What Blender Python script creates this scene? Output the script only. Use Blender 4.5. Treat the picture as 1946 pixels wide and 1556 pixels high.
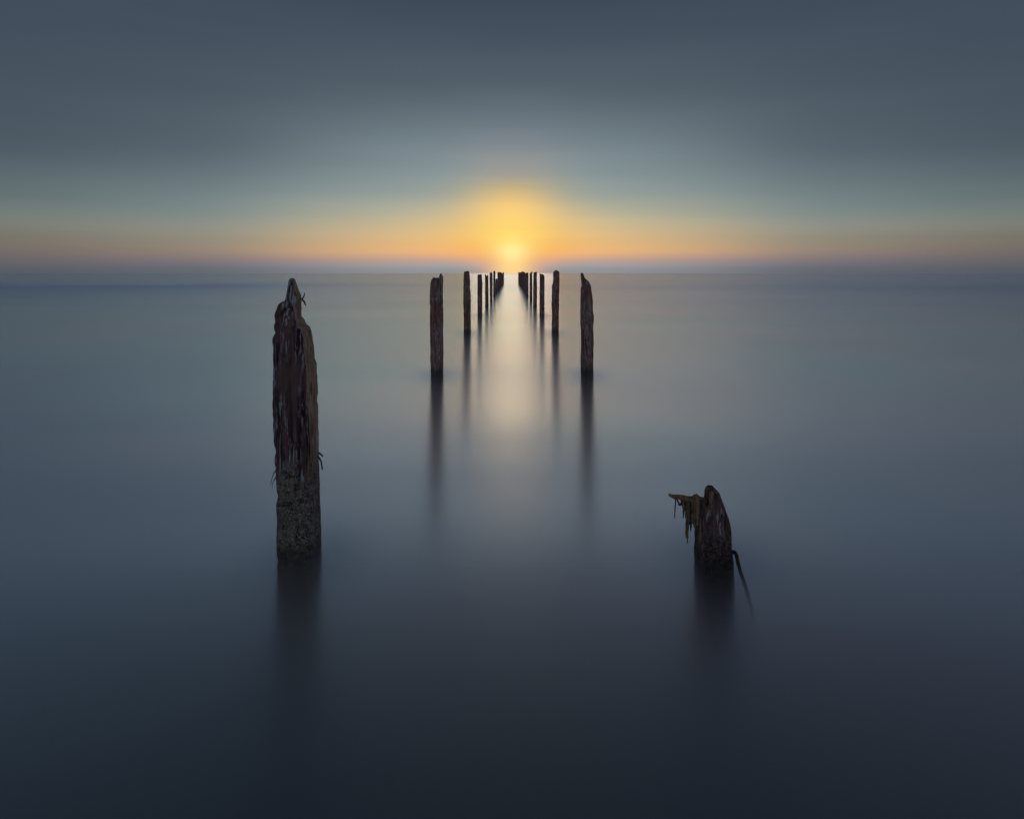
import bpy, math, random
from mathutils import Vector, noise

# ------------------------------------------------------------------ clear
for o in list(bpy.data.objects):
    bpy.data.objects.remove(o)
sc = bpy.context.scene
C = sc.collection
R = math.radians

# ------------------------------------------------------------------ camera
CAM_Z = 2.0                      # metres above the mean water level
FPX, CX, HY = 1297.0, 973.0, 519.0   # focal length, centre and horizon of the photograph (1946 px wide)
cd = bpy.data.cameras.new('camera')
cd.lens = 24.0
cd.sensor_width = 36.0
cd.shift_y = -(778.0 - HY) / 1946.0
cd.clip_start, cd.clip_end = 0.05, 20000
cam = bpy.data.objects.new('camera', cd)
cam.location = (0, 0, CAM_Z)
cam.rotation_euler = (R(90), 0, 0)
C.objects.link(cam)
sc.camera = cam

# ------------------------------------------------------------------ colour helpers
def lin(c):
    out = []
    for v in c:
        v = v / 255.0
        out.append(v / 12.92 if v <= 0.04045 else ((v + 0.055) / 1.055) ** 2.4)
    return out

class G:
    """short hand for node trees"""
    def __init__(self, tree):
        self.t = tree
        tree.nodes.clear()
    def n(self, kind, **kw):
        nd = self.t.nodes.new(kind)
        for k, v in kw.items():
            setattr(nd, k, v)
        return nd
    def put(self, sock, v):
        if hasattr(v, 'is_linked') or isinstance(v, bpy.types.NodeSocket):
            self.t.links.new(v, sock)
        else:
            sock.default_value = v
    def m(self, op, a, b=0.0, c=0.0, clamp=False):
        nd = self.n('ShaderNodeMath', operation=op, use_clamp=clamp)
        for i, v in enumerate((a, b, c)):
            self.put(nd.inputs[i], v)
        return nd.outputs[0]
    def rng(self, v, a, b, c=0.0, d=1.0, smooth=True):
        nd = self.n('ShaderNodeMapRange', interpolation_type='SMOOTHSTEP' if smooth else 'LINEAR')
        self.put(nd.inputs[0], v)
        for i, q in enumerate((a, b, c, d)):
            self.put(nd.inputs[1 + i], q)
        return nd.outputs[0]
    def mix(self, f, a, b, mode='MIX'):
        nd = self.n('ShaderNodeMix', data_type='RGBA', blend_type=mode)
        self.put(nd.inputs[0], f)
        for s, v in ((nd.inputs[6], a), (nd.inputs[7], b)):
            self.put(s, v if isinstance(v, bpy.types.NodeSocket) else (*v, 1.0))
        return nd.outputs[2]
    def ramp(self, v, stops, interp='CARDINAL'):
        nd = self.n('ShaderNodeValToRGB')
        cr = nd.color_ramp
        cr.interpolation = interp
        while len(cr.elements) > 1:
            cr.elements.remove(cr.elements[-1])
        cr.elements[0].position = stops[0][0]
        cr.elements[0].color = (*stops[0][1], 1)
        for p, c in stops[1:]:
            e = cr.elements.new(p)
            e.color = (*c, 1)
        self.put(nd.inputs[0], v)
        return nd.outputs[0]
    def noise(self, vec, scale, detail=3.0, rough=0.5, dist=0.0):
        nd = self.n('ShaderNodeTexNoise')
        self.put(nd.inputs['Vector'], vec)
        nd.inputs['Scale'].default_value = scale
        nd.inputs['Detail'].default_value = detail
        nd.inputs['Roughness'].default_value = rough
        nd.inputs['Distortion'].default_value = dist
        return nd.outputs[0]
    def mapping(self, vec, scale, loc=(0, 0, 0)):
        nd = self.n('ShaderNodeMapping')
        self.put(nd.inputs[0], vec)
        nd.inputs[1].default_value = loc
        nd.inputs[3].default_value = scale
        return nd.outputs[0]

# ------------------------------------------------------------------ sky: dusk, colour by elevation and by distance from the sun
SUN_EL, SUN_POWER, SUN_ANGLE = 1.7, 0.018, 8.0
world = bpy.data.worlds.new('World')
sc.world = world
world.use_nodes = True
g = G(world.node_tree)
tc = g.n('ShaderNodeTexCoord')
sep = g.n('ShaderNodeSeparateXYZ')
g.put(sep.inputs[0], tc.outputs['Generated'])
dx, dy, dz = sep.outputs
el = g.m('DEGREES', g.m('ARCSINE', dz))
az = g.m('DEGREES', g.m('ARCTAN2', dx, dy))
aa = g.m('ABSOLUTE', az)
# soft horizontal unevenness of the high cloud veil
cv = g.n('ShaderNodeCombineXYZ')
g.put(cv.inputs[0], g.m('MULTIPLY', az, 0.03)); g.put(cv.inputs[1], g.m('MULTIPLY', el, 0.22))
cl = g.m('SUBTRACT', g.noise(cv.outputs[0], 1.0, 3.0, 0.5), 0.5)
e2 = g.m('ADD', el, g.m('MULTIPLY', cl, g.rng(el, 0.5, 10, 0.2, 0.9)))
ev = g.m('DIVIDE', g.m('ADD', e2, 1.0), 60.0)          # ramp position: -1 deg .. 59 deg
def table(rows):
    return g.ramp(ev, [((e + 1.0) / 60.0, lin(c)) for e, c in rows])
TOP = [(22.0, (62, 73, 88)), (28, (53, 62, 76)), (36, (42, 49, 61)), (45, (35, 41, 52)), (59, (30, 36, 47))]
far = table([(-1, (86, 91, 103)), (0.1, (84, 90, 99)), (0.7, (96, 97, 102)), (1.25, (108, 102, 101)), (1.9, (117, 110, 104)), (2.7, (118, 116, 108)),
             (3.7, (117, 125, 118)), (5.1, (100, 113, 115)), (8, (80, 92, 101)), (11, (73, 85, 96)), (15, (68, 80, 93)), (21, (62, 73, 88)), (28, (42, 51, 65)), (36, (30, 37, 49)), (45, (29, 35, 46)), (59, (30, 36, 47))])
mid = table([(-1, (108, 112, 122)), (0.1, (104, 108, 115)), (0.6, (117, 116, 122)), (1.1, (140, 126, 125)), (1.7, (157, 140, 125)), (2.4, (154, 145, 128)),
             (3.3, (153, 150, 137)), (4.4, (138, 148, 143)), (6, (122, 136, 139)), (9, (97, 110, 118)), (13, (82, 94, 104)), (17, (72, 84, 96))] + TOP)
near = table([(-1, (150, 150, 158)), (0.1, (144, 146, 151)), (0.6, (164, 158, 158)), (1.1, (196, 163, 145)), (1.7, (230, 180, 128)), (2.4, (226, 184, 130)),
              (3.4, (214, 186, 140)), (4.6, (190, 181, 150)), (6.2, (158, 165, 155)), (8, (136, 150, 152)), (10.5, (118, 132, 139)), (14, (91, 104, 113)), (17.5, (76, 88, 100))] + TOP)
sunc = table([(-1, (250, 205, 135)), (0.2, (253, 210, 138)), (1.0, (254, 216, 130)), (1.7, (255, 226, 138)), (2.6, (255, 222, 120)), (3.6, (254, 216, 114)),
              (5.0, (251, 208, 124)), (6.0, (236, 198, 128)), (7.0, (203, 181, 132)), (8.0, (168, 161, 144)), (9.6, (142, 145, 147)), (12, (112, 124, 132)), (15, (88, 100, 110)), (18, (74, 86, 98))] + TOP)
c1 = g.mix(g.rng(aa, 5, 26), near, mid)
c1 = g.mix(g.rng(aa, 15, 41), c1, far)
# the glow is a low dome: orange, widest just over the haze bank, with a narrower yellow heart
orange = table([(-1, (236, 186, 140)), (0.2, (232, 182, 140)), (0.9, (240, 176, 130)), (1.5, (252, 182, 108)), (2.3, (254, 190, 96)), (3.4, (250, 198, 110)),
                (4.6, (232, 194, 126)), (5.8, (205, 184, 138)), (7.0, (176, 170, 146)), (8.4, (152, 158, 152)), (10, (132, 142, 146)), (12, (112, 124, 132)), (15, (88, 100, 110)), (18, (74, 86, 98))] + TOP)
def dome(w):
    return g.m('EXPONENT', g.m('MULTIPLY', g.m('POWER', g.m('DIVIDE', aa, w), 2.0), -1.0))
c1 = g.mix(dome(g.m('MULTIPLY', g.rng(el, 0.0, 2.4, 2.3, 6.0), g.rng(el, 2.0, 10.0, 1.0, 0.75))), c1, orange)
col = g.mix(dome(g.rng(el, 0.0, 5.0, 1.4, 3.1)), c1, sunc)
# the sun itself, blurred to a soft spot by the haze
d2 = g.m('ADD', g.m('POWER', az, 2.0), g.m('POWER', g.m('SUBTRACT', el, SUN_EL), 2.0))
core = g.m('EXPONENT', g.m('MULTIPLY', d2, -0.9))
col = g.mix(core, col, g.mix(1.0, col, lin((90, 85, 85)), 'ADD'))
# sky behind the viewer raised as added fill for the post fronts
sky_gain = g.rng(aa, 60, 150, 1.0, 1.7)
cs = g.n('ShaderNodeCombineXYZ')
g.put(cs.inputs[0], g.m('ADD', g.m('MULTIPLY', az, 0.022), 3.7)); g.put(cs.inputs[1], g.m('MULTIPLY', g.m('ADD', el, g.m('MULTIPLY', az, 0.03)), 0.42))
sky_gain = g.m('MULTIPLY', sky_gain, g.m('ADD', 1.0, g.m('MULTIPLY', g.m('SUBTRACT', g.noise(cs.outputs[0], 1.0, 4.0, 0.55, 0.6), 0.5), 0.13)))   # thin drawn-out cloud
bg = g.n('ShaderNodeBackground')
g.put(bg.inputs[0], col)
g.put(bg.inputs[1], sky_gain)
wo = g.n('ShaderNodeOutputWorld')
g.t.links.new(bg.outputs[0], wo.inputs[0])

# ------------------------------------------------------------------ sun lamp, almost on the horizon at the end of the posts
sd = bpy.data.lights.new('sun', 'SUN')
sd.energy = SUN_POWER
sd.angle = R(SUN_ANGLE)
sd.color = (1.0, 0.85, 0.68)
so = bpy.data.objects.new('sun', sd)
so.rotation_euler = (R(-(90 - SUN_EL)), 0, 0)      # light travels from +Y towards the viewer
so.location = (0, 60, 10)
C.objects.link(so)

# ------------------------------------------------------------------ exposure
vs = sc.view_settings
vs.view_transform = 'Standard'
vs.look = 'None'
vs.exposure, vs.gamma = 0.0, 1.0
vs.use_curve_mapping = False
sc.render.engine = 'CYCLES'
sc.cycles.use_denoising = True
sc.cycles.max_bounces = 10
sc.cycles.glossy_bounces = 4
sc.cycles.transparent_max_bounces = 24

# ------------------------------------------------------------------ materials
def new_mat(name):
    m = bpy.data.materials.new(name)
    m.use_nodes = True
    return m, G(m.node_tree)

ROUGH_NEAR, ROUGH_FAR, ROUGH_CHOP, CHOP, FOAM, TILT = 0.215, 0.17, 0.50, 0.15, 0.13, 2.9
def water_material(name, alpha):
    m, g = new_mat(name)
    geo = g.n('ShaderNodeNewGeometry')
    pos = geo.outputs['Position']
    # long soft lanes of smoother and rougher water lying across the view
    lanes = g.noise(g.mapping(pos, (0.008, 0.022, 1.0)), 1.0, 1.0, 0.5, 0.4)
    lanes2 = g.noise(g.mapping(pos, (0.07, 0.16, 1.0), (3.1, 7.7, 0)), 1.0, 1.0, 0.5, 0.4)
    sx = g.n('ShaderNodeSeparateXYZ'); g.put(sx.inputs[0], pos)
    hue = g.m('ADD', g.noise(g.mapping(pos, (0.14, 0.12, 1.0), (11.4, 2.3, 0)), 1.0, 2.0, 0.5, 0.5), g.rng(sx.outputs[0], -5.0, 6.0, -0.10, 0.12))
    dot = g.n('ShaderNodeVectorMath', operation='DOT_PRODUCT')
    g.put(dot.inputs[0], geo.outputs['Incoming'])
    g.put(dot.inputs[1], geo.outputs['Normal'])
    c = g.m('ABSOLUTE', dot.outputs['Value'])
    fres = g.rng(c, 0.30, 0.66, 1.0, 0.27)
    sy = g.n('ShaderNodeSeparateXYZ'); g.put(sy.inputs[0], pos)
    X, Y = sy.outputs[0], sy.outputs[1]
    dist = g.m('LOGARITHM', g.m('MAXIMUM', Y, 1.0), 10.0)
    tint = g.mix(g.rng(hue, 0.32, 0.68), (0.87, 0.955, 1.0), (0.97, 0.935, 1.0))
    tint = g.mix(g.rng(lanes, 0.36, 0.62), g.mix(1.0, tint, (0.92, 0.95, 0.99), 'MULTIPLY'), tint)
    # the nearest water is tinted from teal to mauve
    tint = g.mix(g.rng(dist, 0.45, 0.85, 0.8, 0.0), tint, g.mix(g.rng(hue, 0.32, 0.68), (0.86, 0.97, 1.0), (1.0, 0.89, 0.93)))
    # bluer tint offshore
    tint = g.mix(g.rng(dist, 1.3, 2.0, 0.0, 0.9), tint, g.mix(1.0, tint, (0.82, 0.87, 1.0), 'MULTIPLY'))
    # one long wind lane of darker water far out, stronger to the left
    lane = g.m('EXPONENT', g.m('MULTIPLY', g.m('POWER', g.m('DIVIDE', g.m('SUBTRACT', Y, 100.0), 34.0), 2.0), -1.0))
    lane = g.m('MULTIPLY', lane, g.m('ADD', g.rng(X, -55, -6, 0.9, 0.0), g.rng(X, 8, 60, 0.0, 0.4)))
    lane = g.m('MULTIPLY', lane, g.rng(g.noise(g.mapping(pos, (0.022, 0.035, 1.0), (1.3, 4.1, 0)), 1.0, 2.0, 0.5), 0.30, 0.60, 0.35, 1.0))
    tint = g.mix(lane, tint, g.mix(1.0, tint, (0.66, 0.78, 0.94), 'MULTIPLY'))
    # the wash round the feet of the posts
    wash = 0.0
    for yi in (4.9, 13.6, 23.0, 32.5):
        ex = g.m('DIVIDE', g.m('SUBTRACT', g.m('ABSOLUTE', X), 1.48), 0.36)
        ey = g.m('DIVIDE', g.m('SUBTRACT', Y, yi), 0.35 + 0.02 * yi)
        wash = g.m('ADD', wash, g.m('EXPONENT', g.m('MULTIPLY', g.m('ADD', g.m('MULTIPLY', ex, ex), g.m('MULTIPLY', ey, ey)), -1.0)))
    # patches where the waves break more or less often
    patch = g.noise(g.mapping(pos, (0.075, 0.055, 1.0), (5.3, 1.9, 0)), 1.0, 2.0, 0.5, 0.7)
    gl = g.n('ShaderNodeBsdfAnisotropic', distribution='MULTI_GGX')
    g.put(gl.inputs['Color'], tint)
    # shoaling waves: steep faces to the shore, long backs sloping seaward; flatter and calmer far out
    amt = g.m('ADD', g.rng(patch, 0.30, 0.70, 0.75, 1.25), g.m('ADD', g.m('ADD', g.rng(X, -10.0, -2.5, -1.0, 0.0), g.rng(g.m('ABSOLUTE', X), 1.5, 6.0, 0.0, g.rng(dist, 0.7, 1.1, -0.6, 0.0))), g.rng(X, 0.0, 5.0, 0.0, 0.25)))
    swell = g.noise(g.mapping(pos, (0.10, 0.75, 1.0), (2.9, 8.3, 0)), 1.0, 2.0, 0.5, 0.5)
    amt = g.m('ADD', amt, g.m('MULTIPLY', g.m('SUBTRACT', swell, 0.5), 0.8))
    tilt = g.m('MULTIPLY', g.m('SUBTRACT', g.m('MULTIPLY', amt, g.m('MULTIPLY', g.rng(dist, 0.68, 1.5, 1.0, 0.0), g.rng(dist, 0.48, 0.72, 0.4, 1.0))), g.m('MULTIPLY', wash, 1.1)), R(TILT))
    nv = g.n('ShaderNodeCombineXYZ')
    g.put(nv.inputs[1], g.m('SINE', tilt)); g.put(nv.inputs[2], g.m('COSINE', tilt))
    g.put(gl.inputs['Roughness'], g.rng(dist, 1.4, 2.6, ROUGH_NEAR, ROUGH_FAR))
    g.put(gl.inputs['Normal'], nv.outputs[0])
    gc = g.n('ShaderNodeBsdfAnisotropic', distribution='MULTI_GGX')
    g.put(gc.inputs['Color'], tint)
    g.put(gc.inputs['Roughness'], ROUGH_CHOP)
    g.put(gc.inputs['Normal'], nv.outputs[0])
    gm = g.n('ShaderNodeMixShader')                       # an average over calm and choppy moments
    g.put(gm.inputs[0], g.m('ADD', g.rng(dist, 0.47, 0.77, 0.80, CHOP - 0.08), g.m('MULTIPLY', lanes2, 0.16), clamp=True))
    g.t.links.new(gl.outputs[0], gm.inputs[1])
    g.t.links.new(gc.outputs[0], gm.inputs[2])
    df = g.n('ShaderNodeBsdfDiffuse')
    g.put(df.inputs['Color'], g.mix(g.rng(hue, 0.35, 0.65), (FOAM * 0.8, FOAM, FOAM * 1.15), (FOAM * 1.05, FOAM, FOAM * 1.05)))
    mx = g.n('ShaderNodeMixShader')
    g.put(mx.inputs[0], fres)
    g.t.links.new(df.outputs[0], mx.inputs[1])
    g.t.links.new(gm.outputs[0], mx.inputs[2])
    out = g.n('ShaderNodeOutputMaterial')
    if alpha < 1.0:
        tr = g.n('ShaderNodeBsdfTransparent')
        m2 = g.n('ShaderNodeMixShader')
        g.put(m2.inputs[0], g.m('MULTIPLY', alpha, g.m('SUBTRACT', 1.0, geo.outputs['Backfacing'])))
        g.t.links.new(tr.outputs[0], m2.inputs[1])
        g.t.links.new(mx.outputs[0], m2.inputs[2])
        g.t.links.new(m2.outputs[0], out.inputs[0])
    else:
        g.t.links.new(mx.outputs[0], out.inputs[0])
    return m

def wood_material(name, crust_z, w1=(0.040, 0.020, 0.026), w2=(0.29, 0.15, 0.145), pale=(0.84, 0.68, 0.50), mid=(0.40, 0.31, 0.25), dark=(0.11, 0.085, 0.075)):
    """old sea-soaked timber: dark grain, pale salt and droppings streaks, shell crust below the tide line"""
    m, g = new_mat(name)
    geo = g.n('ShaderNodeNewGeometry')
    pos = geo.outputs['Position']
    sepz = g.n('ShaderNodeSeparateXYZ'); g.put(sepz.inputs[0], pos)
    z = sepz.outputs[2]
    grain = g.noise(g.mapping(pos, (42, 42, 2.2)), 1.0, 5.0, 0.6, 0.4)
    big = g.noise(g.mapping(pos, (7, 7, 2.0)), 1.0, 3.0, 0.55)
    base = g.mix(g.rng(grain, 0.33, 0.66), w1, w2)
    base = g.mix(g.rng(big, 0.45, 0.72), base, g.mix(0.5, w2, (0.36, 0.20, 0.16)))
    # side light painted by facing: front kept dark, other faces warmer and paler
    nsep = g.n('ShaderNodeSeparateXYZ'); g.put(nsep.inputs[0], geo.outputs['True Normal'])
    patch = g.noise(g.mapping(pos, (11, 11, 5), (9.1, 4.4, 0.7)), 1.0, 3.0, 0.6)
    front_shade = g.rng(g.m('ADD', g.m('MULTIPLY', nsep.outputs[1], -1.0), g.m('MULTIPLY', g.m('SUBTRACT', patch, 0.5), 0.9)), 0.35, 0.6)
    lit_wood = g.mix(g.rng(grain, 0.36, 0.62), (0.36, 0.17, 0.095), (0.84, 0.53, 0.36))
    base = g.mix(front_shade, lit_wood, base)
    st = g.noise(g.mapping(pos, (60, 60, 5.0), (4.2, 1.7, 0.3)), 1.0, 3.0, 0.6, 0.8)
    stm = g.noise(g.mapping(pos, (9, 9, 2.6), (2.2, 6.1, 3.3)), 1.0, 2.0, 0.5)
    streak = g.m('MULTIPLY', g.rng(st, 0.52, 0.60), g.rng(stm, 0.42, 0.54))
    base = g.mix(g.m('MULTIPLY', streak, 0.8), base, (0.80, 0.76, 0.80))
    # crust of small shells and dried weed
    sp = g.n('ShaderNodeTexVoronoi'); g.put(sp.inputs['Vector'], pos); sp.inputs['Scale'].default_value = 75.0
    grit = g.noise(pos, 95.0, 4.0, 0.7, 0.6)
    shell = g.mix(g.rng(g.noise(pos, 26.0, 4.0, 0.65), 0.38, 0.62), mid, dark)
    shell = g.mix(g.rng(g.m('ADD', grit, g.m('MULTIPLY', sp.outputs['Distance'], -0.25)), 0.40, 0.52), shell, pale)
    edge = g.m('ADD', z, g.m('MULTIPLY', g.m('SUBTRACT', g.noise(g.mapping(pos, (6, 6, 2.6)), 1.0, 4.0, 0.65), 0.5), 1.7))
    crust = g.rng(edge, crust_z - 0.12, crust_z + 0.14, 1.0, 0.0)
    colr = g.mix(crust, base, shell)
    # wet and black with algae just above the water
    wet = g.rng(g.m('ADD', z, g.m('MULTIPLY', g.m('SUBTRACT', edge, z), 0.12)), 0.03, 0.16, 1.0, 0.0)
    colr = g.mix(g.m('MULTIPLY', wet, 0.65), colr, (0.05, 0.047, 0.052))
    b = g.n('ShaderNodeBsdfPrincipled')
    g.put(b.inputs['Base Color'], colr)
    g.put(b.inputs['Roughness'], g.m('SUBTRACT', 0.88, g.m('MULTIPLY', wet, 0.35)))
    b.inputs['Specular IOR Level'].default_value = 0.25
    h = g.m('ADD', g.m('MULTIPLY', grain, 0.8), g.m('MULTIPLY', g.m('MULTIPLY', crust, sp.outputs['Distance']), -1.1))
    bp = g.n('ShaderNodeBump'); bp.inputs['Strength'].default_value = 0.9; bp.inputs['Distance'].default_value = 0.012
    g.put(bp.inputs['Height'], h)
    g.t.links.new(bp.outputs[0], b.inputs['Normal'])
    out = g.n('ShaderNodeOutputMaterial')
    g.t.links.new(b.outputs[0], out.inputs[0])
    return m

def simple_material(name, c1, c2, scale, rough=0.8, stretch=(1, 1, 1)):
    m, g = new_mat(name)
    geo = g.n('ShaderNodeNewGeometry')
    n = g.noise(g.mapping(geo.outputs['Position'], stretch), scale, 4.0, 0.6)
    b = g.n('ShaderNodeBsdfPrincipled')
    g.put(b.inputs['Base Color'], g.mix(g.rng(n, 0.35, 0.65), c1, c2))
    b.inputs['Roughness'].default_value = rough
    b.inputs['Specular IOR Level'].default_value = 0.3
    bp = g.n('ShaderNodeBump'); bp.inputs['Strength'].default_value = 0.7; bp.inputs['Distance'].default_value = 0.006
    g.put(bp.inputs['Height'], n)
    g.t.links.new(bp.outputs[0], b.inputs['Normal'])
    out = g.n('ShaderNodeOutputMaterial')
    g.t.links.new(b.outputs[0], out.inputs[0])
    return m

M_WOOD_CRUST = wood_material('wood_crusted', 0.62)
M_WOOD = wood_material('wood_weathered_haze_glow', 0.05, (0.11, 0.042, 0.042), (0.62, 0.29, 0.23))  # redder, lighter wood colour stands in for the red glow of haze
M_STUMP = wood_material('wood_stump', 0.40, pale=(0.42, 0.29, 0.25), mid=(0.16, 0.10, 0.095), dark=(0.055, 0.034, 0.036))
M_WEED = simple_material('seaweed_brown', (0.18, 0.10, 0.065), (0.55, 0.36, 0.22), 60, 0.6, (1, 1, 0.2))
M_WEED_DARK = simple_material('seaweed_dark', (0.05, 0.043, 0.05), (0.18, 0.13, 0.115), 60, 0.55, (1, 1, 0.2))
M_WEED_OCHRE = simple_material('seaweed_ochre', (0.34, 0.17, 0.09), (0.70, 0.43, 0.27), 70, 0.7)
M_IRON = simple_material('rusty_iron', (0.035, 0.028, 0.032), (0.10, 0.06, 0.05), 80, 0.75)

# ------------------------------------------------------------------ tagging
def tag(o, label=None, cat=None, group=None, kind=None):
    if label: o['label'] = label
    if cat: o['category'] = cat
    if group: o['group'] = group
    if kind: o['kind'] = kind
    return o

def link_mesh(name, verts, faces, mats, parent=None, smooth=True):
    me = bpy.data.meshes.new(name)
    me.from_pydata(verts, [], faces)
    if smooth:
        me.polygons.foreach_set('use_smooth', [True] * len(me.polygons))
    me.update()
    for m in (mats if isinstance(mats, (list, tuple)) else [mats]):
        me.materials.append(m)
    o = bpy.data.objects.new(name, me)
    C.objects.link(o)
    if parent:
        o.parent = parent
    return o

# ------------------------------------------------------------------ water: swell averaged over a long exposure, thin films of water over the solid level
LEVELS = [(-0.180, 1.0), (-0.147, 0.30), (-0.115, 0.28), (-0.083, 0.26), (-0.051, 0.24), (-0.017, 0.21), (0.017, 0.17), (0.051, 0.12), (0.085, 0.07)]
wv, wf, wm, wi = [], [], [], []
for k, (zz, al) in enumerate(LEVELS):
    far_y = 9000.0
    far_x = 9000.0
    b0 = len(wv)
    wv += [(-far_x, -30, zz), (far_x, -30, zz), (far_x, far_y, zz), (-far_x, far_y, zz)]
    wf.append((b0, b0 + 1, b0 + 2, b0 + 3))
    wi.append(k)
    wm.append(water_material('water_level' if al == 1.0 else 'water_film', al))
water = link_mesh('water', wv, wf, wm, smooth=False)
water.data.polygons.foreach_set('material_index', wi)
tag(water, kind='structure')

# ------------------------------------------------------------------ posts
def px(x, y, d):
    """a point of the photograph at distance d from the viewer, in metres"""
    return ((x - CX) * d / FPX, CAM_Z - (y - HY) * d / FPX)

def interp(tab, v):
    if v <= tab[0][0]: return tab[0][1]
    for (a, p), (b, q) in zip(tab, tab[1:]):
        if v <= b:
            return p + (q - p) * (v - a) / (b - a) if b > a else q
    return tab[-1][1]

def post_mesh(name, mat, d, depth, outer, inner, top, side, seed, na, nz, rough=1.0, taper_y=None, sink=-0.5, parent=None):
    """A square timber standing in the water.
    outer / inner: photo outlines [(x, y)...] of the edge away from and towards the centre line
    (the outer edge is the near corner, the inner edge the far corner of the face that looks to the centre).
    top: [(u, y)] height of the broken end across the width, u from left to right, or None when the outline closes."""
    db = d + depth
    def edge_points(seq, sgn):
        out = []
        for x, y in seq:
            dd = d + depth / 2
            for _ in range(6):                  # the edge lies nearer the middle where the timber narrows
                X, Z = px(x, y, dd)
                dd = d + depth / 2 * (1 + sgn * (interp(taper_y, Z) if taper_y else 1.0))
            out.append((Z, X))
        return sorted(out)
    so_, si_ = edge_points(outer, -1), edge_points(inner, 1)
    left, right = (so_, si_) if side < 0 else (si_, so_)
    if top:
        top_t = [(u, px(0, y, d + depth * 0.4)[1]) for u, y in top]
        zmax = max(z for _, z in top_t)
    else:
        zmax = min(so_[-1][0], si_[-1][0])
    rnd = random.Random(seed)
    off = Vector((rnd.uniform(0, 50), rnd.uniform(0, 50), rnd.uniform(0, 50)))
    ring = []
    for k in range(na):                         # rounded square, unit size
        a = 2 * math.pi * (k + 0.5) / na
        cx_, sy_ = math.cos(a), math.sin(a)
        p = 7.0
        r = (abs(cx_) ** p + abs(sy_) ** p) ** (-1.0 / p)
        ring.append((cx_ * r, sy_ * r))
    W = abs(right[0][1] - left[0][1])
    verts, faces = [], []
    def point(u, v, t, edge):
        # u, v in -1..1
        uu = (u + 1) / 2
        zt = interp(top_t, uu) if top else zmax
        if top:
            zt += 0.012 * rough * noise.noise(Vector((u * 9, v * 9, seed * 3.1)))
        z = sink + (zt - sink) * t
        xl, xr = interp(left, z), interp(right, z)
        ty = interp(taper_y, z) if taper_y else 1.0
        x = xl + (xr - xl) * uu
        y = d + depth * 0.5 + v * depth * 0.5 * ty
        if edge > 0:
            q = Vector((x * 1.0, y * 1.0, z)) + off
            groove = noise.noise(Vector((q.x * 38, q.y * 38, q.z * 1.6))) * 0.5 + noise.noise(Vector((q.x * 85, q.y * 85, q.z * 5))) * 0.3
            lump = noise.noise(Vector((q.x * 9, q.y * 9, q.z * 7))) * 0.55 + noise.noise(q * 24) * 0.35 + noise.noise(q * 70) * 0.16
            chip = max(0.0, noise.noise(Vector((q.x * 16, q.y * 16, q.z * 9 + 31))) - 0.18)
            dsp = (groove * 0.013 + lump * 0.011 - chip * 0.028) * rough * min(1.0, (xr - xl) / 0.10)
            l = math.hypot(u, v) or 1
            nx = 0 if abs(u) < 0.75 * abs(v) else math.copysign(1, u)
            ny = 0 if abs(v) < 0.75 * abs(u) else math.copysign(1, v)
            l = math.hypot(nx, ny) or 1
            x += dsp * nx / l
            y += dsp * ny / l
        return (x, y, z)
    for j in range(nz + 1):
        t = j / nz
        for (u, v) in ring:
            verts.append(point(u, v, t, 1.0))
    for j in range(nz):
        for k in range(na):
            k2 = (k + 1) % na
            faces.append((j * na + k, j * na + k2, (j + 1) * na + k2, (j + 1) * na + k))
    prev = nz * na
    nr = max(2, na // 10)
    for q in range(1, nr):
        s = 1 - q / nr
        b0 = len(verts)
        for (u, v) in ring:
            x, y, z = point(u * s, v * s, 1.0, 0.0)
            z += rough * 0.010 * noise.noise(Vector((x * 60, y * 60, seed)))
            verts.append((x, y, z))
        for k in range(na):
            k2 = (k + 1) % na
            faces.append((prev + k, prev + k2, b0 + k2, b0 + k))
        prev = b0
    faces.append(tuple(prev + k for k in range(na)))
    # origin at the water line in the middle of the post
    ox, oy = (left[0][1] + right[0][1]) / 2, d + depth / 2
    verts = [(x - ox, y - oy, z) for x, y, z in verts]
    o = link_mesh(name, verts, faces, mat, parent)
    o.location = (ox, oy, 0)
    return o

def tube_mesh(name, pts, radii, mat, parent, sides=8, seed=0, bumpy=0.0, flat=1.0):
    """tapered tube through world points, resampled smoothly"""
    P = [Vector(p) for p in pts]
    S, Rr = [], []
    n = 7
    for i in range(len(P) - 1):
        p0, p1, p2, p3 = P[max(i - 1, 0)], P[i], P[i + 1], P[min(i + 2, len(P) - 1)]
        for k in range(n if i < len(P) - 2 else n + 1):
            t = k / n
            S.append(0.5 * ((2 * p1) + (p2 - p0) * t + (2 * p0 - 5 * p1 + 4 * p2 - p3) * t * t + (3 * p1 - p0 - 3 * p2 + p3) * t ** 3))
            Rr.append(radii[i] + (radii[i + 1] - radii[i]) * t)
    verts, faces = [], []
    for i, c in enumerate(S):
        tdir = (S[min(i + 1, len(S) - 1)] - S[max(i - 1, 0)]).normalized()
        ax = tdir.cross(Vector((0, 1, 0)))
        if ax.length < 0.05: ax = tdir.cross(Vector((1, 0, 0)))
        ax.normalize()
        bx = tdir.cross(ax)
        for k in range(sides):
            a = 2 * math.pi * k / sides
            r = Rr[i] * (1 + bumpy * noise.noise(Vector((i * 0.55, k * 0.9, seed * 5.3))))
            verts.append(c + ax * math.cos(a) * r + bx * math.sin(a) * r * flat)
    for i in range(len(S) - 1):
        for k in range(sides):
            k2 = (k + 1) % sides
            faces.append((i * sides + k, i * sides + k2, (i + 1) * sides + k2, (i + 1) * sides + k))
    faces.append(tuple(range(sides))[::-1])
    faces.append(tuple((len(S) - 1) * sides + k for k in range(sides)))
    inv = parent.location if parent else Vector((0, 0, 0))
    return link_mesh(name, [tuple(Vector(v) - inv) for v in verts], faces, mat, parent)

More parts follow.
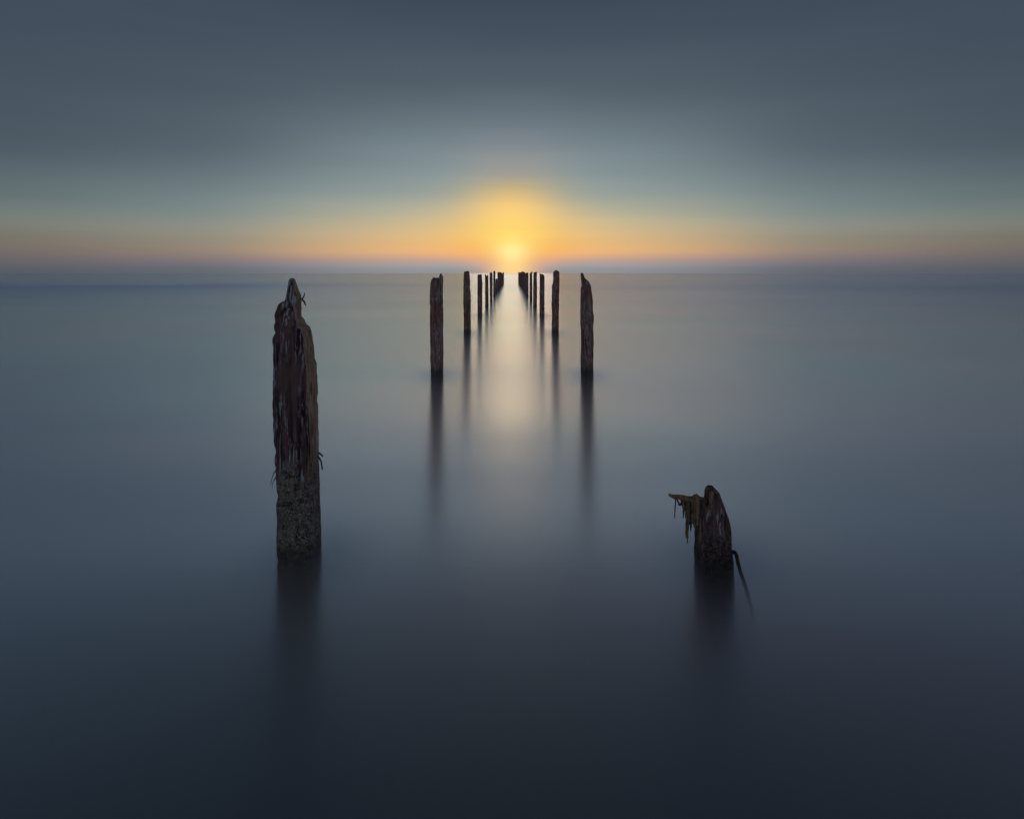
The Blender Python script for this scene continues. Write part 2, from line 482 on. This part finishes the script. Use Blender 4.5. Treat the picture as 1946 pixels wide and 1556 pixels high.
def path(seq, d0, d1=None):
    d1 = d0 if d1 is None else d1
    out = []
    for i, (x, y) in enumerate(seq):
        d = d0 + (d1 - d0) * i / max(1, len(seq) - 1)
        X, Z = px(x, y, d)
        out.append((X, d, Z))
    return out

GROUP = 'weathered posts of the vanished pier'

# --- nearest post on the left
D0, W0 = 4.75, 0.29
outer = [(550.5, 529.5), (548.5, 532), (546, 540), (544, 552), (542, 563), (540, 571), (532, 574), (526, 581), (521, 589), (519, 600), (520, 612), (518, 622), (519.5, 632),
         (515, 643), (514, 650), (516.5, 657), (515.5, 700), (514.5, 760), (515, 800), (516.5, 820), (516, 846), (518, 862), (518.5, 882), (521, 892),
         (520.5, 910), (520.5, 932), (522.5, 944), (521, 962), (522.5, 1000), (522, 1030), (523, 1065), (523, 1110)]
inner = [(560, 529.5), (562.5, 532), (565, 540), (568, 549), (572, 556), (574, 560), (574.5, 572), (575.5, 600), (580, 604), (585, 616), (591, 620), (593.5, 627), (596, 639),
         (599.5, 660), (602, 678), (606, 688), (606.5, 706), (607.5, 730), (607.5, 752), (608, 800), (609, 830), (609, 862), (610.5, 882), (611, 903),
         (611, 930), (612, 954), (613, 980), (614.5, 1002), (614, 1020), (614.5, 1040), (614.5, 1080)]
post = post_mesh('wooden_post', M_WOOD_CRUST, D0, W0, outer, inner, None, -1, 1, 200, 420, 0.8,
                 taper_y=[(1.30, 1.0), (1.62, 0.85), (1.74, 0.6), (1.86, 0.4), (1.96, 0.25)])
tag(post, 'tall near post with a dark pointed tip and a shell crusted foot', 'post', GROUP)
for seq, r in (([(571, 567.5), (575.5, 566.5), (578, 562), (579, 556)], 0.0045), ([(574, 569), (578, 573), (581, 581)], 0.006)):
    tube_mesh('wood_splinter', path(seq, D0 + 0.14), [r] * (len(seq) - 1) + [r * 0.5], M_IRON, post, 6, 3, 0.5)
for seq, r in (([(602, 859), (608.5, 862), (614, 867.5)], 0.006), ([(602, 863), (609, 874), (611.5, 883), (612.5, 892)], 0.0055)):
    tube_mesh('bent_nail', path(seq, D0 + 0.22), [r] * (len(seq) - 1) + [r * 0.9], M_IRON, post, 6, 4, 0.5)
for seq, r in (([(527, 890), (519, 902), (516, 913), (514, 922)], 0.005), ([(527, 903), (519, 916), (517, 931)], 0.004)):
    tube_mesh('frayed_fibre', path(seq, D0 + 0.02), [r * 1.3] + [r * 0.5] * (len(seq) - 2) + [r * 0.25], M_WEED_DARK, post, 6, 5, 0.5)

# --- the broken stump on the right
DS, WS = 4.55, 0.28
inner = [(1342, 921.5), (1340, 923.5), (1337, 928), (1335, 938), (1335.5, 944), (1334, 947), (1325, 949), (1320, 953), (1317.5, 965), (1317, 985), (1316.5, 1007),
         (1315.5, 1034), (1316, 1054), (1316, 1075)]
outer = [(1355, 921.5), (1358, 924), (1362, 931), (1369, 939), (1372, 947), (1375, 954), (1381.5, 970), (1387, 985), (1391, 1000), (1393, 1020), (1394, 1047),
         (1397, 1056), (1399, 1075), (1400, 1110)]
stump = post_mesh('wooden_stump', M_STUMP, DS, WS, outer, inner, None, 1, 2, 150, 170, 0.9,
                  taper_y=[(0.20, 1.0), (0.34, 0.95), (0.46, 0.78), (0.53, 0.60), (0.56, 0.42)])
tag(stump, 'short broken stump with a rounded head, weed hung spike and bent rod', 'stump')
DR = DS + 0.13
tube_mesh('spike', path([(1271.5, 938.5), (1277, 942.5), (1288, 944), (1302, 946.5), (1318, 949.5), (1338, 952)], DR),
          [0.006, 0.012, 0.016, 0.020, 0.022, 0.026], M_WEED_OCHRE, stump, 12, 7, 0.55)
tube_mesh('iron_rod', path([(1384, 1056), (1390, 1049.5), (1395, 1048.5), (1399, 1054), (1403, 1071), (1408.5, 1090), (1414, 1106), (1419, 1122), (1424, 1140), (1429, 1160), (1434, 1180)], DS + 0.06, DS - 0.22),
          [0.012] * 11, M_IRON, stump, 10, 8, 0.25)

weed = bpy.data.objects.new('seaweed', None)
weed.location = path([(1310, 952)], DR)[0]
C.objects.link(weed)
tag(weed, 'ragged brown seaweed hanging in strands from the spike of the stump', 'seaweed')
STR = [([(1283.5, 946), (1283.7, 957), (1282.5, 970), (1282, 984)], [.005, .004, .004, .0025], M_WEED_DARK, 0),
       ([(1286, 947), (1289.5, 955), (1292, 959), (1295, 955), (1296, 947)], [.005, .006, .009, .006, .005], M_WEED_DARK, 0.005),
       ([(1300, 947), (1299.5, 960), (1299, 973), (1298, 985)], [.013, .012, .007, .002], M_WEED, 0.01),
       ([(1307.5, 948), (1307, 968), (1306, 995), (1305.5, 1015), (1307, 1033)], [.015, .017, .014, .009, .002], M_WEED, 0.0),
       ([(1313.5, 948), (1313.5, 970), (1313, 990), (1312.5, 1010)], [.013, .014, .010, .002], M_WEED_DARK, 0.03),
       ([(1304, 948), (1303.5, 958), (1303, 972)], [.012, .009, .002], M_WEED_DARK, 0.02),
       ([(1320, 947), (1319, 970), (1318, 988), (1320, 1003)], [.016, .017, .014, .004], M_WEED, -0.11),
       ([(1326.5, 946), (1326, 968), (1325.5, 985), (1325, 999)], [.014, .013, .009, .003], M_WEED_OCHRE, -0.13),
       ([(1332, 948), (1331.5, 962), (1330, 983)], [.014, .012, .003], M_WEED_DARK, -0.13),
       ([(1338, 950), (1337.5, 966), (1336.5, 987)], [.013, .010, .003], M_WEED_DARK, -0.14),
       ([(1316.5, 949), (1319, 943), (1323.5, 941), (1327, 944), (1329, 950)], [.009, .010, .010, .009, .008], M_WEED, -0.02)]
for i, (seq, rr, mt, dd) in enumerate(STR):
    tube_mesh('strand', path(seq, DR + dd), rr, mt, weed, 8, 20 + i, 0.6, 0.5)

# --- the two rows running out to sea: (outline left x..right x at several y, top profile)
D = {n: CAM_Z * FPX / b for n, b in zip(range(1, 16), (193, 113.5, 80.2, 62.6, 51.6, 43.6, 37.6, 33.2, 29.6, 26.8, 24.4, 22.4, 20.8, 19.2, 17.9))}
LEFT = {
 1: ([(820.5, 528), (816.8, 540), (816.6, 555), (815.7, 573), (817.3, 582), (816.3, 600), (816.6, 628), (817.4, 650), (817.2, 680), (818, 715), (818, 740)],
     [(842, 520), (842.8, 530), (842.3, 560), (842.8, 600), (842.4, 640), (843.2, 680), (843, 715), (843, 735)],
     [(0, 532), (0.12, 527), (0.2, 529), (0.5, 528.5), (0.66, 529.5), (0.72, 526), (0.84, 519.5), (1.0, 526)]),
 2: ([(881, 516), (880.6, 540), (880.3, 560), (880.6, 580), (881.2, 600), (881.3, 635), (881.3, 650)],
     [(891.8, 515), (893, 524), (893.4, 545), (894.9, 563), (894.8, 590), (895.2, 635), (895.2, 650)],
     [(0, 521), (0.12, 516.3), (0.3, 517), (0.45, 515.6), (0.9, 515.6), (1.0, 518)]),
 3: ([(907.5, 522), (907.2, 560), (907.5, 600), (907.5, 615)], [(916, 522), (916.8, 540), (916.4, 570), (916.8, 600), (916.8, 612)],
     [(0, 524), (0.15, 521.4), (0.5, 522.4), (0.6, 521.2), (0.9, 521.6), (1, 524)]),
 4: ([(921.5, 520), (921.8, 560), (922, 585), (922, 595)], [(928, 520), (928.3, 550), (928.5, 580), (928.5, 595)],
     [(0, 522), (0.15, 521), (0.5, 525.2), (0.7, 523), (0.95, 522), (1, 523)]),
 5: ([(930.4, 517), (930.6, 540), (931, 575)], [(935.8, 517), (936.2, 540), (936, 575)], [(0, 520), (0.3, 517.6), (0.6, 517.4), (1, 520)]),
 6: ([(937.3, 515), (937.2, 575)], [(941.3, 515), (942.2, 575)], [(0, 517), (0.3, 515), (0.55, 514.6), (0.8, 515.3), (1, 516.6)]),
 7: ([(941.8, 528), (941.6, 560)], [(945.2, 528), (945.6, 560)], [(0, 531), (0.5, 529.3), (1, 529)]),
 8: ([(945.4, 517), (945.2, 560)], [(948.6, 517), (949, 560)], [(0, 518), (0.4, 517), (1, 517)]),
 9: ([(948.2, 517), (948.0, 560)], [(951, 517), (951.2, 560)], [(0, 518), (0.6, 517.4), (1, 518)]),
 10: ([(950.2, 516), (950, 550)], [(952.6, 516), (953, 550)], [(0, 518.5), (0.5, 516.5), (1, 517)]),
 11: ([(952, 518), (952, 548)], [(954.2, 518), (954.4, 548)], [(0, 518.4), (1, 519)]),
 12: ([(953.6, 518), (953.5, 546)], [(955.6, 518), (955.8, 546)], [(0, 518.6), (1, 519.6)]),
 13: ([(954.8, 518), (954.8, 544)], [(956.7, 518), (956.8, 544)], [(0, 519.4), (1, 519)]),
 14: ([(956, 517), (956, 542)], [(957.8, 517), (957.9, 542)], [(0, 518), (1, 516.6)]),
}
RIGHT = {
 1: ([(1108, 519), (1111.5, 528), (1119.5, 535.5), (1123.2, 543), (1125.4, 557), (1127.8, 576), (1127.4, 590), (1128.8, 602), (1128, 625), (1128.6, 650), (1128.2, 680), (1128.6, 715), (1128.6, 740)],
     [(1103.2, 518), (1103.8, 530), (1104.6, 543), (1102.6, 548), (1102.6, 575), (1102.2, 602), (1103, 625), (1103.6, 652), (1102.6, 675), (1102.4, 699), (1103.6, 714), (1103.6, 735)], None),
 2: ([(1063, 515), (1063.6, 538), (1062.6, 575), (1062, 600), (1062, 635), (1062, 650)],
     [(1051.3, 515), (1050.7, 538), (1048.7, 544), (1048.2, 575), (1048.8, 600), (1048.3, 627), (1048.3, 650)],
     [(0, 519), (0.12, 515.4), (0.35, 514.6), (0.6, 513.6), (0.75, 515.4), (0.9, 515.6), (1, 518)]),
 3: ([(1034.2, 521), (1035, 530), (1034.8, 560), (1035, 600), (1035, 612)], [(1025.6, 520), (1025.2, 560), (1025.3, 600), (1025.3, 612)],
     [(0, 520), (0.12, 519.6), (0.2, 522), (0.6, 521), (0.85, 522), (1, 526)]),
 4: ([(1020.4, 517), (1020.6, 550), (1020.4, 590)], [(1013.7, 517), (1013.2, 550), (1013, 590)], [(0, 519), (0.15, 517.3), (0.5, 517.8), (0.85, 516.6), (1, 518.6)]),
 5: ([(1011.5, 516), (1011.8, 575)], [(1006.5, 518), (1006.3, 575)], [(0, 520), (0.4, 518.2), (0.7, 516.4), (1, 516.2)]),
 6: ([(1004.3, 518), (1004.6, 565)], [(999.5, 518), (999.3, 565)], [(0, 519.6), (0.3, 518), (0.8, 518.4), (1, 519.6)]),
 7: ([(1001, 521), (1001, 560)], [(997, 521), (996.8, 560)], [(0, 519), (0.6, 519.8), (1, 521)]),
 8: ([(998.2, 516), (998.2, 556)], [(994.6, 516), (994.4, 556)], [(0, 517), (0.4, 517.6), (1, 517)]),
 9: ([(995.4, 516), (995.4, 552)], [(992.4, 516), (992.2, 552)], [(0, 516), (0.5, 515.6), (1, 517)]),
 10: ([(993.2, 517), (993.2, 550)], [(990.4, 517), (990.4, 550)], [(0, 516.8), (1, 516.4)]),
 11: ([(991.2, 517), (991.2, 548)], [(988.7, 517), (988.7, 548)], [(0, 517.4), (1, 517.8)]),
 12: ([(989.6, 517), (989.6, 546)], [(987.3, 517), (987.3, 546)], [(0, 518.4), (1, 517.4)]),
 13: ([(988.3, 517), (988.3, 545)], [(986, 517), (986, 545)], [(0, 517.6), (1, 518)]),
 14: ([(987, 517), (987, 544)], [(984.8, 517), (984.8, 544)], [(0, 517.2), (1, 518.4)]),
}
LAB = {
 ('l', 1): 'square post in the left row with a notched top and one sharp corner spike',
 ('l', 2): 'flat topped post right behind the notched one in the left row',
 ('l', 3): 'third post of the left row behind the tall near one, just below horizon height',
 ('l', 4): 'slender left row post with a notched end like a small V',
 ('l', 5): 'round topped left row post between the V notched one and the tallest far one',
 ('l', 6): 'tallest of the far left row posts, rising above its short neighbour',
 ('l', 7): 'short broken left row post, a low gap among its taller neighbours',
 ('r', 1): 'square post in the right row with a slanting splintered top',
 ('r', 2): 'blunt topped post right behind the slant topped one in the right row',
 ('r', 3): 'right row post with a rounded shoulder and a tiny splinter at its inner corner',
 ('r', 4): 'flat topped right row post next behind the round shouldered one',
 ('r', 5): 'slim right row post with its top slanting up to the right',
 ('r', 6): 'last right row post seen with a gap before the far cluster closes up',
}
ORD = {7: 'seventh', 8: 'eighth', 9: 'ninth', 10: 'tenth', 11: 'eleventh', 12: 'twelfth', 13: 'thirteenth', 14: 'fourteenth'}
for key, tabl, side in (('l', LEFT, -1), ('r', RIGHT, 1)):
    for n, (outer, inner, top) in tabl.items():
        na, nz = {1: (110, 220), 2: (80, 130), 3: (56, 90), 4: (44, 70)}.get(n, (28, 40))
        rough = {1: 1.0, 2: 1.3, 3: 1.3}.get(n, 1.5)
        ty = [(1.60, 1.0), (1.95, 0.8), (2.0, 0.25)] if top is None else None
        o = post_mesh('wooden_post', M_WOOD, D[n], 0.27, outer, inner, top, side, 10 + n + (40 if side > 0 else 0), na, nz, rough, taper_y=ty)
        word = 'left' if side < 0 else 'right'
        lab = LAB.get((key, n))
        if lab is None:
            lab = 'far thin post in the %s row, %s seaward of the near %s' % (word, ORD[n], 'tall post' if side < 0 else 'stump')
            if n == 14:
                lab = 'last and farthest post of the %s row, beside the bright gap' % word
        tag(o, lab, 'post', GROUP)
